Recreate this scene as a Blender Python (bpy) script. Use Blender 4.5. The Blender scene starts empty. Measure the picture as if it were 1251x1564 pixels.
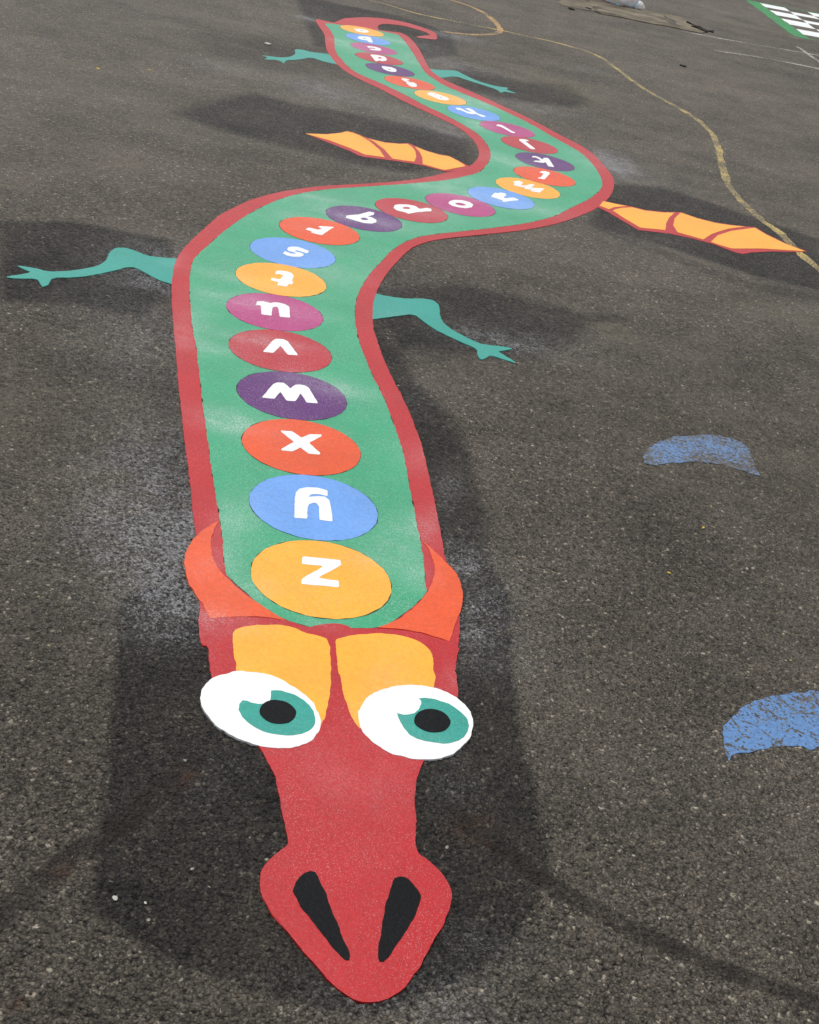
import bpy, bmesh, math, random
import numpy as np
from mathutils import Vector, Matrix
random.seed(7)
rng = np.random.default_rng(7)
S = bpy.context.scene

# ------------------------------------------------------------ camera, world, sun, exposure
CAM_H = 1.5
PITCH, ROLL, FPX = 0.49793087, 0.20947266, 1991.042      # focal length in pixels of the 1251 x 1564 photograph
cp, sp, cr, sr = math.cos(PITCH), math.sin(PITCH), math.cos(ROLL), math.sin(ROLL)
fwd = Vector((0, cp, -sp)); rgt = Vector((1, 0, 0)); upv = Vector((0, sp, cp))
cam_r = cr*rgt + sr*upv; cam_u = -sr*rgt + cr*upv
cam = bpy.data.cameras.new('camera'); camo = bpy.data.objects.new('camera', cam); S.collection.objects.link(camo)
m = Matrix((cam_r, cam_u, -fwd)).transposed().to_4x4(); m.translation = (0, 0, CAM_H); camo.matrix_world = m
cam.sensor_fit = 'VERTICAL'; cam.sensor_height = 36; cam.lens = FPX/1564*36
cam.clip_start = 0.05; cam.clip_end = 500
S.camera = camo

SUN_EL, SUN_AZ = math.radians(62), math.radians(-38)      # azimuth from +Y towards +X
w = bpy.data.worlds.new('World'); S.world = w; w.use_nodes = True
nt = w.node_tree; nt.nodes.clear()
sky = nt.nodes.new('ShaderNodeTexSky'); sky.sky_type = 'NISHITA'; sky.sun_disc = False
sky.sun_elevation = SUN_EL; sky.sun_rotation = SUN_AZ; sky.dust_density = 3; sky.air_density = 1.0; sky.ozone_density = 1
hs = nt.nodes.new('ShaderNodeHueSaturation'); hs.inputs['Saturation'].default_value = 0.25
bg = nt.nodes.new('ShaderNodeBackground'); bg.inputs[1].default_value = 0.12
wo = nt.nodes.new('ShaderNodeOutputWorld')
nt.links.new(sky.outputs[0], hs.inputs['Color']); nt.links.new(hs.outputs[0], bg.inputs[0]); nt.links.new(bg.outputs[0], wo.inputs[0])
sl = bpy.data.lights.new('sun', 'SUN'); sl.energy = 1.5; sl.angle = math.radians(12); sl.color = (1, .965, .92)
so = bpy.data.objects.new('sun', sl); S.collection.objects.link(so)
so.location = (0, 0, 10)
sd = Vector((math.sin(SUN_AZ)*math.cos(SUN_EL), math.cos(SUN_AZ)*math.cos(SUN_EL), math.sin(SUN_EL)))
so.rotation_euler = sd.to_track_quat('Z', 'Y').to_euler()
S.view_settings.view_transform = 'Standard'; S.view_settings.look = 'None'
S.view_settings.exposure = 0.25; S.view_settings.gamma = 1

# ------------------------------------------------------------ helpers
def at(px, py, z=0.0):
    """point of the playground surface (at height z) that the photograph shows at (px, py)"""
    x = (px-625.5)/FPX; y = (py-782)/FPX
    x, y = cr*x+sr*y, -sr*x+cr*y
    d = (x, cp-sp*y, -sp-cp*y)
    t = (z-CAM_H)/d[2]
    return (d[0]*t, d[1]*t)
def zoomed(pts, ox, oy, k):
    return [(ox+a/k, oy+b/k) for a, b in pts]
def catmull(pts, closed=True, seg=4):
    n = len(pts); out = []
    rngi = range(n) if closed else range(n-1)
    for i in rngi:
        g = (lambda j: pts[j % n]) if closed else (lambda j: pts[max(0, min(n-1, j))])
        p0, p1, p2, p3 = map(np.array, (g(i-1), g(i), g(i+1), g(i+2)))
        for k in range(seg):
            t = k/seg
            out.append(tuple(.5*((2*p1)+(-p0+p2)*t+(2*p0-5*p1+4*p2-p3)*t*t+(-p0+3*p1-3*p2+p3)*t**3)))
    if not closed: out.append(tuple(pts[-1]))
    return out
def chaikin(pts, r=.2):
    out = []
    n = len(pts)
    for i in range(n):
        a, b = np.array(pts[i]), np.array(pts[(i+1) % n])
        out += [tuple(a*(1-r)+b*r), tuple(a*r+b*(1-r))]
    return out
def resample(pts, step=.02):
    out = []; n = len(pts)
    for i in range(n):
        a, b = np.array(pts[i]), np.array(pts[(i+1) % n]); L = np.linalg.norm(b-a)
        k = max(1, int(L/step))
        for j in range(k): out.append(tuple(a+(b-a)*j/k))
    return out
def rough(pts, amp, step=.012):
    pts = resample(pts, step); n = len(pts)
    if amp <= 0: return pts
    r = rng.normal(0, 1, (n, 2)); r = (r+np.roll(r, 1, 0)+np.roll(r, -1, 0))/1.7
    return [(p[0]+amp*a, p[1]+amp*b) for p, (a, b) in zip(pts, r)]
def prop(o, label=None, cat=None, group=None, kind=None):
    if label: o['label'] = label
    if cat: o['category'] = cat
    if group: o['group'] = group
    if kind: o['kind'] = kind
    return o
def link(name, me, mat=None, parent=None):
    o = bpy.data.objects.new(name, me); S.collection.objects.link(o)
    if mat: me.materials.append(mat)
    if parent: o.parent = parent
    return o
def empty(name, loc, label, cat, group=None):
    o = bpy.data.objects.new(name, None); S.collection.objects.link(o); o.location = loc; o.empty_display_size = .1
    return prop(o, label, cat, group)

# ------------------------------------------------------------ marks on the surface, as functions of the place
# pale glass-bead dust left by the laying of the markings: (photo x, y, half width m, half length m, strength)
DUST = [(510,62,.10,.12,.7),(600,62,.22,.10,.8),(545,72,.10,.20,.6),(640,92,.18,.25,.5),(700,152,.30,.18,.9),(660,60,.20,.12,.6),
 (730,190,.08,.15,.9),(770,245,.22,.14,.7),(690,275,.25,.10,.6),(700,295,.30,.10,.8),(905,245,.12,.2,.6),(820,320,.25,.10,.6),
 (560,335,.25,.10,.6),(480,300,.30,.06,.5),(385,432,.25,.05,.5),(345,455,.10,.06,.8),(318,530,.10,.05,.9),(400,520,.14,.05,.8),(470,335,.15,.08,.5),
 (520,420,.18,.14,.5),(340,640,.12,.07,.7),(372,655,.10,.05,.6),(500,590,.16,.06,.7),(600,500,.06,.2,.5),(279,500,.05,.18,.9),(650,700,.05,.10,.9),
 (660,800,.05,.10,.9),(325,860,.05,.08,1.0),(360,785,.05,.10,.8),(330,945,.07,.05,1.3),(610,830,.08,.10,.5),(640,880,.05,.05,.6),(395,900,.05,.04,.8),
 (560,860,.06,.05,.4),(540,1180,.14,.10,.4),(590,1050,.04,.10,.5),(450,1150,.0,.0,0),(640,1130,.10,.05,.35),(505,960,.05,.02,.7),(700,1040,.02,.05,1.0),(455,345,.1,.08,.4),(430,470,.18,.06,.5),(550,335,.15,.06,.5),(660,325,.12,.1,.5),(270,400,.03,.1,1.),(555,1300,.05,.04,.12),
 (350,275,.4,.12,.3),(500,385,.1,.05,.3),(610,225,.0,.0,0),(1050,455,.0,.0,0)]
GDUST = [(235,395,.22,.30,.7),(215,530,.22,.35,.55),(235,690,.20,.30,.7),(255,830,.16,.20,.7),(270,935,.11,.12,.75),(290,800,.05,.3,.5),(240,860,.3,.3,.3),(330,100,.25,.2,.5),
 (470,28,.12,.1,1.0),(690,55,.3,.2,.8),(650,70,.2,.3,.5),(700,100,.35,.25,.7),(815,165,.45,.22,.6),(925,240,.16,.3,.7),(950,262,.14,.25,.5),(860,520,.35,.2,.3),(755,520,.25,.12,.7),
 (690,745,.05,.15,.6),(700,850,.07,.13,.65),(760,900,.12,.18,.5),(760,1000,.16,.14,.4),(715,960,.07,.12,.5),(690,1500,.14,.06,.4),(760,1440,.10,.05,.4),(640,1540,.2,.04,.4),(690,1190,.06,.08,.35),(330,1180,.06,.08,.3),(150,780,.25,.3,.2),
 (560,160,.4,.3,.45),(480,130,.3,.3,.5),(690,200,.25,.2,.7),(600,265,.5,.08,.3),(600,440,.1,.1,.3),(250,430,.2,.1,.4),(1000,270,.4,.4,.25),(960,360,.3,.2,.2),(640,600,.06,.3,.3),
 (1030,135,.4,.3,.15),(890,105,.3,.2,.25),(180,470,.3,.2,.2),(640,420,.1,.06,.3),(560,1540,.3,.04,.15),(150,130,1.2,.8,.12)]
# darkened (primed and heated) asphalt round the fresh markings: polygons in the photograph, edge softness m, strength
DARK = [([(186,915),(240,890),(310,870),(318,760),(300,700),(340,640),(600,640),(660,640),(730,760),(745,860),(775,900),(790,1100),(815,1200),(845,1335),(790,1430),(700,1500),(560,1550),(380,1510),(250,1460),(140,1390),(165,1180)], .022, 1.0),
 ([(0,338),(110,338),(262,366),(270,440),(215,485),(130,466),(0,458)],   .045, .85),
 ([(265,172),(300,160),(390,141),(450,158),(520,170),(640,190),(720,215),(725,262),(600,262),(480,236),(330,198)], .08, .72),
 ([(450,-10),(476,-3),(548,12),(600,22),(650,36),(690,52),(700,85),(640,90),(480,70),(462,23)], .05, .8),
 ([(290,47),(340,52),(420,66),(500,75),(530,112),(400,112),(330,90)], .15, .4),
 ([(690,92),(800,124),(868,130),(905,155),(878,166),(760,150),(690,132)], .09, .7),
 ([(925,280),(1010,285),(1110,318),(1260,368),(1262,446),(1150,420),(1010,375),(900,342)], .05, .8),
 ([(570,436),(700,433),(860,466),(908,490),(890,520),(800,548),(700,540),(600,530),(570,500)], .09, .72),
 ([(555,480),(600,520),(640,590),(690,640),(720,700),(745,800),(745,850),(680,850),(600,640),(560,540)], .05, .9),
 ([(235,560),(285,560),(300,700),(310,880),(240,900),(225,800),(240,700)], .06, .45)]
# older stains: photo polyline, half width m, strength, kind (0 dark brown, 1 yellow sand, 2 pale grey wear)
BANDS = [([(898,483),(942,486)], .05, .75, 0),([(775,93),(800,97)], .10, .5, 0),([(1150,281),(1196,285)], .025, .9, 1),([(1148,250),(1170,258)], .07, .6, 2),([(885,101),(912,107)], .12, .6, 2),([(955,109),(975,116)], .08, .6, 2),([(1145,470),(1251,490)], .09, .4, 1),([(935,505),(970,520)], .08, .5, 1),([(1110,385),(1200,420)], .05, .35, 0),
 ([(-60,1450),(0,1400),(60,1350),(105,1312),(200,1245),(300,1165)], .024, .95, 0),
 ([(690,1235),(760,1290),(830,1342),(950,1412),(1100,1478),(1260,1535),(1400,1590)], .022, .9, 0),
 ([(930,352),(1010,385),(1080,412),(1160,440),(1260,455)], .07, .6, 0),
 ([(800,110),(840,122),(880,138)], .22, .7, 1),([(700,90),(760,112),(850,130),(930,160)], .20, .45, 1),([(-20,540),(20,600),(40,660)], .14, .35, 1),
 ([(230,150),(160,140),(60,110)], .25, .3, 1),([(330,215),(280,205),(230,185)], .1, .5, 2),([(0,120),(60,118),(120,135)], .3, .35, 2),
 ([(190,20),(420,30)], .9, .4, 2),([(900,60),(1100,100),(1300,140)], .5, .25, 2),([(860,30),(1000,60)], .3, .3, 1),([(1120,40),(1190,48)], .35, .5, 1),
 ([(1120,20),(1150,28)], .35, .4, 2),([(1240,640),(1260,800)], .2, .25, 1),([(900,560),(1000,640)], .3, .22, 1),([(950,1180),(1150,1230)], .15, .25, 2),([(880,1120),(1000,1000)], .12, .2, 1)]
RUST = [(100,1330,.022,.018,.7),(285,1185,.02,.025,.8),(700,1265,.02,.03,.6),(730,1285,.02,.015,.6),(25,1530,.014,.012,1.0),(140,1177,.01,.006,.9),(735,1250,.03,.02,.5),(1060,300,.05,.05,.0)]
def seg_dist(X, Y, P):
    d = np.full(X.shape, 1e9)
    for (ax, ay), (bx, by) in zip(P[:-1], P[1:]):
        vx, vy = bx-ax, by-ay; t = np.clip(((X-ax)*vx+(Y-ay)*vy)/(vx*vx+vy*vy+1e-12), 0, 1)
        d = np.minimum(d, np.hypot(X-ax-t*vx, Y-ay-t*vy))
    return d
def inside(X, Y, P):
    c = np.zeros(X.shape, bool); n = len(P)
    for i in range(n):
        (x1, y1), (x2, y2) = P[i], P[(i+1) % n]
        if y1 == y2: continue
        c ^= ((y1 > Y) != (y2 > Y)) & (X < (x2-x1)*(Y-y1)/(y2-y1)+x1)
    return c
def blobs(X, Y, L):
    v = np.zeros(X.shape)
    for px, py, a, b, s in L:
        if s <= 0: continue
        cx, cy = at(px, py)
        q = ((X-cx)/a)**2+((Y-cy)/b)**2
        v += s*np.exp(-q*1.1)
    return v
def sstep(a, b, x):
    t = np.clip((x-a)/(b-a), 0, 1); return t*t*(3-2*t)

def set_attr(me, name, arr):
    a = me.attributes.new(name, 'FLOAT', 'POINT'); a.data.foreach_set('value', np.asarray(arr, np.float32))

# ------------------------------------------------------------ materials
class NB:
    def __init__(s, name):
        s.m = bpy.data.materials.new(name); s.m.use_nodes = True; s.t = s.m.node_tree; s.t.nodes.clear()
        s.out = s.n('ShaderNodeOutputMaterial'); s.b = s.n('ShaderNodeBsdfPrincipled'); s.l(s.b.outputs[0], s.out.inputs[0])
        s.pos = s.n('ShaderNodeNewGeometry').outputs['Position']
    def n(s, t, **k):
        o = s.t.nodes.new(t)
        for a, v in k.items(): setattr(o, a, v)
        return o
    def l(s, a, b): s.t.links.new(a, b)
    def put(s, sock, v):
        if isinstance(v, bpy.types.NodeSocket): s.l(v, sock)
        else: sock.default_value = v if not (isinstance(v, tuple) and len(v) == 3 and len(sock.default_value) == 4) else (*v, 1)
    def math(s, op, a, b=0, c=0, clamp=False):
        o = s.n('ShaderNodeMath', operation=op, use_clamp=clamp); s.put(o.inputs[0], a); s.put(o.inputs[1], b); s.put(o.inputs[2], c); return o.outputs[0]
    def mix(s, f, a, b, blend='MIX'):
        o = s.n('ShaderNodeMix', data_type='RGBA', blend_type=blend); s.put(o.inputs[0], f); s.put(o.inputs[6], a); s.put(o.inputs[7], b); return o.outputs[2]
    def noise(s, sc, det=2, rough=.5, vec=None):
        o = s.n('ShaderNodeTexNoise'); s.l(vec or s.pos, o.inputs['Vector']); o.inputs['Scale'].default_value = sc; o.inputs['Detail'].default_value = det; o.inputs['Roughness'].default_value = rough; return o.outputs[0]
    def voro(s, sc, feat='F1'):
        o = s.n('ShaderNodeTexVoronoi', feature=feat); s.l(s.pos, o.inputs['Vector']); o.inputs['Scale'].default_value = sc; return o
    def ramp(s, v, stops):
        o = s.n('ShaderNodeValToRGB'); s.l(v, o.inputs[0]); e = o.color_ramp.elements
        while len(e) < len(stops): e.new(.5)
        for q, (p, c) in zip(e, stops): q.position = p; q.color = (c, c, c, 1) if not isinstance(c, tuple) else (*c, 1)
        return o.outputs[0]
    def rng(s, v, a, b, c=0., d=1.):
        o = s.n('ShaderNodeMapRange'); s.put(o.inputs[0], v)
        for i, q in enumerate((a, b, c, d)): o.inputs[i+1].default_value = q
        return o.outputs[0]
    def attr(s, name): return s.n('ShaderNodeAttribute', attribute_name=name).outputs['Fac']
    def bump(s, h, dist, strength=1, nrm=None):
        o = s.n('ShaderNodeBump'); s.put(o.inputs['Height'], h); o.inputs['Distance'].default_value = dist; o.inputs['Strength'].default_value = strength
        if nrm: s.l(nrm, o.inputs['Normal'])
        return o.outputs[0]

def asphalt_material():
    b = NB('asphalt')
    v1 = b.voro(135); v2 = b.voro(290)
    sep = b.n('ShaderNodeSeparateColor'); b.l(v1.outputs['Color'], sep.inputs[0])
    sep2 = b.n('ShaderNodeSeparateColor'); b.l(v2.outputs['Color'], sep2.inputs[0])
    chip = b.ramp(sep.outputs[0], [(0, (.044,.040,.034)), (.35, (.062,.057,.048)), (.80, (.084,.077,.065)), (.965, (.115,.106,.088)), (.995, (.36,.34,.29))])
    chip2 = b.ramp(sep2.outputs[1], [(0, (.040,.036,.030)), (.6, (.070,.064,.054)), (.95, (.11,.102,.086)), (1, (.34,.32,.27))])
    col = b.mix(.45, chip, chip2)
    # binder in the joints between the chips, then painted crevice shade
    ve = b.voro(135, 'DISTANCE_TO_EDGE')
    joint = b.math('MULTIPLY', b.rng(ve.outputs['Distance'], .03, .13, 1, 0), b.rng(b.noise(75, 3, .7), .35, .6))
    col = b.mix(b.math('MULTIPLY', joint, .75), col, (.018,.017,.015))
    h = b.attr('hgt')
    col = b.mix(b.rng(h, -.62, -.20, .95, 0), col, (.009,.0085,.008))  # low spots: dark bitumen, with crevice shade put into the colour
    # large wear patches
    n1 = b.noise(.55, 4, .6); n2 = b.noise(2.6, 4, .65); n3 = b.noise(14, 3, .6)
    tone = b.math('ADD', b.math('ADD', b.rng(n1, .3, .7, -.26, .26), b.rng(n2, .3, .7, -.26, .26)), b.math('ADD', b.rng(n3, .3, .7, -.12, .12), b.rng(b.noise(48, 3, .7), .3, .7, -.30, .30)))
    gain = b.math('ADD', tone, 1.0)
    comb = b.n('ShaderNodeCombineColor')
    for i, k_ in enumerate((1.66, 1.56, 1.44)): b.l(b.math('MULTIPLY', gain, k_), comb.inputs[i])
    col = b.mix(1, col, comb.outputs[0], 'MULTIPLY')
    # warm silt in places
    silt = b.math('MULTIPLY', b.rng(b.noise(1.3, 6, .75), .48, .68), .42)
    col = b.mix(silt, col, (.135,.118,.088))
    edge = b.rng(b.noise(30, 4, .7), .3, .7, -.25, .25)
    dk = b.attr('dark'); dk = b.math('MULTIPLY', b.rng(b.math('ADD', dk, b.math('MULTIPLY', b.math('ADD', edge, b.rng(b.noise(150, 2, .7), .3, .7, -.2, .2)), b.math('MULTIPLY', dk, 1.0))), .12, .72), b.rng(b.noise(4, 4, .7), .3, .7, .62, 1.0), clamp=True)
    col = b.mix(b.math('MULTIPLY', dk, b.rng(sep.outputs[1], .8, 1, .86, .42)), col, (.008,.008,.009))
    br = b.rng(b.math('ADD', b.attr('brown'), b.math('MULTIPLY', edge, b.attr('brown'))), .25, .85, 0, 1); br = b.math('MULTIPLY', br, b.rng(b.noise(18, 4, .7), .32, .6, .35, 1.0))
    col = b.mix(b.math('MULTIPLY', br, .88), col, (.022,.016,.013))
    sa = b.math('MULTIPLY', b.attr('sand'), b.rng(b.noise(22, 5, .75), .35, .6), clamp=True)
    col = b.mix(b.math('MULTIPLY', sa, .55), col, (.19,.165,.105))
    pa = b.math('MULTIPLY', b.attr('pale'), b.rng(b.noise(9, 5, .75), .3, .65), clamp=True)
    col = b.mix(b.math('MULTIPLY', pa, .4), col, (.22,.205,.18))
    ru = b.math('MULTIPLY', b.attr('rust'), b.rng(b.noise(60, 3, .7), .4, .55), clamp=True)
    col = b.mix(b.math('MULTIPLY', ru, .38), col, (.14,.062,.03))
    # bead dust sits on the tops of the chips
    du = b.attr('dust')
    thr = b.math('MULTIPLY', du, b.rng(b.noise(11, 5, .75), .3, .65, .35, 1.15))
    grain = b.math('MULTIPLY', b.rng(b.math('ADD', b.noise(190, 3, .85), b.math('MULTIPLY', thr, .10)), .56, .64), b.rng(h, -.5, -.1))
    dm = b.math('MULTIPLY', b.math('MINIMUM', thr, 1.1), b.math('ADD', b.math('MULTIPLY', grain, .66), .04), clamp=True)
    col = b.mix(dm, col, (.38,.385,.40))
    # scattered pale grit
    gv = b.voro(28); gs = b.n('ShaderNodeSeparateColor'); b.l(gv.outputs['Color'], gs.inputs[0])
    g = b.math('MULTIPLY', b.math('LESS_THAN', gv.outputs['Distance'], .09), b.math('GREATER_THAN', gs.outputs[0], .90))
    col = b.mix(b.math('MULTIPLY', g, .8), col, b.ramp(gs.outputs[1], [(0, (.42,.38,.26)), (.5, (.5,.49,.45)), (1, (.40,.34,.10))]))
    b.put(b.b.inputs['Base Color'], col)
    b.put(b.b.inputs['Roughness'], b.math('SUBTRACT', b.rng(sep.outputs[2], 0, 1, .55, .9), b.math('MULTIPLY', dk, .06))); b.put(b.b.inputs['Specular IOR Level'], b.math('SUBTRACT', .28, b.math('MULTIPLY', dk, .10)))
    nr = b.bump(b.rng(ve.outputs['Distance'], .0, .22), .0022, .7)
    nr = b.bump(b.rng(v1.outputs['Distance'], 0, .8, 1, 0), .0026, .6, nr)
    nr = b.bump(b.noise(520, 3, .8), .0016, .9, nr)
    nr = b.bump(b.noise(6, 3, .6), .006, .4, nr)
    b.put(b.b.inputs['Normal'], nr)
    return b.m

def paint_material(name, rgb, beads=1.0, wear=0.0, relief=1.0, rough=.41, spec=.32):
    """thermoplastic sheet melted on to the asphalt: faint relief, dark grit, bead dust, painted glints"""
    b = NB(name)
    var = b.math('ADD', b.rng(b.noise(7, 4, .6), .3, .7, -.06, .06), b.rng(b.noise(90, 3, .7), .3, .7, -.10, .10))
    comb = b.n('ShaderNodeCombineColor'); g = b.math('ADD', var, 1.0)
    for i in range(3): b.l(g, comb.inputs[i])
    col = b.mix(1, (*rgb, 1), comb.outputs[0], 'MULTIPLY')
    # dirt caught in the pits
    pit = b.math('MULTIPLY', b.rng(b.noise(330, 2, .75), .60, .70), b.rng(b.noise(3, 3, .6), .4, .65, .15, .8))
    col = b.mix(b.math('MULTIPLY', pit, .55*relief), col, (rgb[0]*.45, rgb[1]*.45, rgb[2]*.45, 1))
    gv = b.voro(38); gs = b.n('ShaderNodeSeparateColor'); b.l(gv.outputs['Color'], gs.inputs[0])
    g1 = b.math('MULTIPLY', b.math('LESS_THAN', gv.outputs['Distance'], .055), b.math('GREATER_THAN', gs.outputs[0], .95))
    col = b.mix(b.math('MULTIPLY', g1, .8), col, (.03,.03,.03))
    scuff = b.math('MULTIPLY', b.rng(b.noise(2.3, 6, .72), .50, .72), .22)
    col = b.mix(scuff, col, (rgb[0]*.45+.02, rgb[1]*.45+.02, rgb[2]*.45+.018, 1))
    # beads and painted glints
    du = b.math('MULTIPLY', b.attr('dust'), beads)
    streak = b.rng(b.noise(9, 5, .7), .35, .65, .3, 1.15)
    sp_ = b.rng(b.noise(300, 2, .85), .45, .65)
    dm = b.math('MULTIPLY', b.math('MULTIPLY', du, streak), b.math('ADD', b.math('MULTIPLY', sp_, .62), .05), clamp=True)
    base = b.math('MULTIPLY', b.rng(b.noise(420, 2, .85), .57, .68), b.rng(b.noise(4, 4, .7), .38, .66, .18*beads, .62*beads))  # fine white grain: beads, with glints of the satin sheen painted in
    col = b.mix(b.math('MAXIMUM', dm, base), col, (.74,.76,.77))
    b.put(b.b.inputs['Base Color'], col)
    b.put(b.b.inputs['Roughness'], b.rng(b.noise(200, 2, .7), .3, .7, rough-.08, rough+.12))
    b.b.inputs['Specular IOR Level'].default_value = spec
    v = b.voro(120)
    nr = b.bump(b.rng(v.outputs['Distance'], 0, .8, 1, 0), .0004*relief, .6)
    nr = b.bump(b.noise(420, 3, .75), .0007*relief, .7, nr)
    b.put(b.b.inputs['Normal'], nr)
    return b.m

def worn_material(name, rgb, cover, scale=60, crack=0.0, relief=True):
    """old road paint: worn off the high spots; what is left is paint, the rest is bare asphalt colour"""
    b = NB(name)
    v1 = b.voro(105); sep = b.n('ShaderNodeSeparateColor'); b.l(v1.outputs['Color'], sep.inputs[0])
    asp = b.ramp(sep.outputs[0], [(0, (.060,.055,.047)), (.5, (.088,.081,.070)), (1, (.15,.14,.12))])
    n = b.math('ADD', b.noise(scale, 4, .8), b.rng(b.noise(5, 3, .6), .3, .7, -.10, .10))
    k = b.rng(n, cover-.03, cover+.03)
    if crack > 0:
        vc = b.voro(15, 'DISTANCE_TO_EDGE')
        k = b.math('MULTIPLY', k, b.rng(b.math('ADD', vc.outputs['Distance'], b.rng(b.noise(45, 4, .75), .35, .65, -.05, .09)), crack*.4, crack))
    col = b.mix(k, asp, (*rgb, 1))
    var = b.rng(b.noise(120, 3, .7), .3, .7, .8, 1.2); comb = b.n('ShaderNodeCombineColor')
    for i in range(3): b.l(var, comb.inputs[i])
    col = b.mix(1, col, comb.outputs[0], 'MULTIPLY')
    b.put(b.b.inputs['Base Color'], col); b.b.inputs['Roughness'].default_value = .75; b.b.inputs['Specular IOR Level'].default_value = .3
    nr = b.bump(b.rng(v1.outputs['Distance'], 0, .8, 1, 0), .0025, .6)
    nr = b.bump(b.math('MULTIPLY', k, 1.0), .0003, .5, nr)
    b.put(b.b.inputs['Normal'], nr)
    return b.m

def plain_material(name, rgb, rough=.5, spec=.5, bump=0, bscale=30, var=.1):
    b = NB(name); comb = b.n('ShaderNodeCombineColor'); g = b.rng(b.noise(bscale, 4, .6), .3, .7, 1-var, 1+var)
    for i in range(3): b.l(g, comb.inputs[i])
    b.put(b.b.inputs['Base Color'], b.mix(1, (*rgb, 1), comb.outputs[0], 'MULTIPLY'))
    b.b.inputs['Roughness'].default_value = rough; b.b.inputs['Specular IOR Level'].default_value = spec
    if bump: b.put(b.b.inputs['Normal'], b.bump(b.noise(bscale, 4, .65), bump, .8))
    return b.m

def lin(r, g, b_):
    f = lambda c: (c/255/12.92) if c/255 <= .04045 else ((c/255+.055)/1.055)**2.4
    return (f(r), f(g), f(b_))
M = dict(
    asphalt=asphalt_material(),
    red=paint_material('red_thermoplastic', lin(178, 18, 26), .5),
    green=paint_material('green_thermoplastic', lin(48, 156, 112), 1.3),
    teal=paint_material('teal_thermoplastic', lin(34, 150, 136), .6),
    yellow=paint_material('yellow_thermoplastic', lin(246, 170, 44), .7, relief=.6),
    orange=paint_material('orange_thermoplastic', lin(222, 80, 22), .5, relief=.6),
    blue=paint_material('blue_thermoplastic', lin(102, 155, 224), .8, relief=.7),
    magenta=paint_material('magenta_thermoplastic', lin(174, 50, 118), 1.1),
    purple=paint_material('purple_thermoplastic', lin(86, 16, 104), 1.0),
    crimson=paint_material('crimson_thermoplastic', lin(178, 28, 42), 1.1),
    white=paint_material('white_thermoplastic', (.84, .86, .85), .2, relief=.3),
    black=paint_material('black_thermoplastic', (.004, .0045, .006), .06, spec=.08),
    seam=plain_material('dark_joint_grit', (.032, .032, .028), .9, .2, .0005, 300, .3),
    line_yellow=worn_material('worn_yellow_line_paint', lin(186, 164, 98), .52, 90),
    line_orange=worn_material('worn_orange_line_paint', lin(186, 150, 96), .50, 90),
    line_white=worn_material('worn_white_line_paint', lin(184, 180, 172), .52, 60),
    old_blue=worn_material('worn_pale_blue_paint', lin(98, 130, 172), .535, 85),
    cracked_blue=worn_material('cracked_blue_paint', lin(92, 130, 178), .41, 85, .05),
    board_green=worn_material('worn_green_board_paint', lin(52, 146, 84), .45, 22),
    concrete=plain_material('old_concrete', (.16, .138, .10), .9, .2, .006, 4.5, .6),
    debris=plain_material('dark_dirt', (.025, .021, .017), .9, .2, .004, 60, .3),
    plastic_white=plain_material('white_plastic_film', (.90, .90, .90), .32, .5, .002, 60, .04),
    plastic_black=plain_material('black_plastic_film', (.010, .010, .011), .35, .5, .003, 50, .2),
)

# ------------------------------------------------------------ the asphalt: one sheet, finely modelled where one can see its chips
def worley(X, Y, cell, seed):
    """domed stones on a jittered grid: returns height 0..1 of the highest stone"""
    gx, gy = X/cell, Y/cell; ix, iy = np.floor(gx).astype(np.int64), np.floor(gy).astype(np.int64)
    best = np.zeros(X.shape, np.float32)
    def h(a, b, s):
        v = np.sin(a*127.1+b*311.7+s*74.7+seed*13.3)*43758.5453
        return v-np.floor(v)
    for dx in (-1, 0, 1):
        for dy in (-1, 0, 1):
            a, b = ix+dx, iy+dy
            cx, cy = a+h(a, b, 1), b+h(a, b, 2)
            th = h(a, b, 3)*6.28; c, s = np.cos(th), np.sin(th); asp = .7+.5*h(a, b, 4)
            ux, uy = gx-cx, gy-cy
            q = ((ux*c+uy*s)*asp)**2+((-ux*s+uy*c)/asp)**2
            best = np.maximum(best, ((.45+.55*h(a, b, 5))*(1-(q/.62)**1.5)).astype(np.float32))
    return best
TH0, TH1, NTH = math.radians(-23.5), math.radians(31), 640
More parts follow.
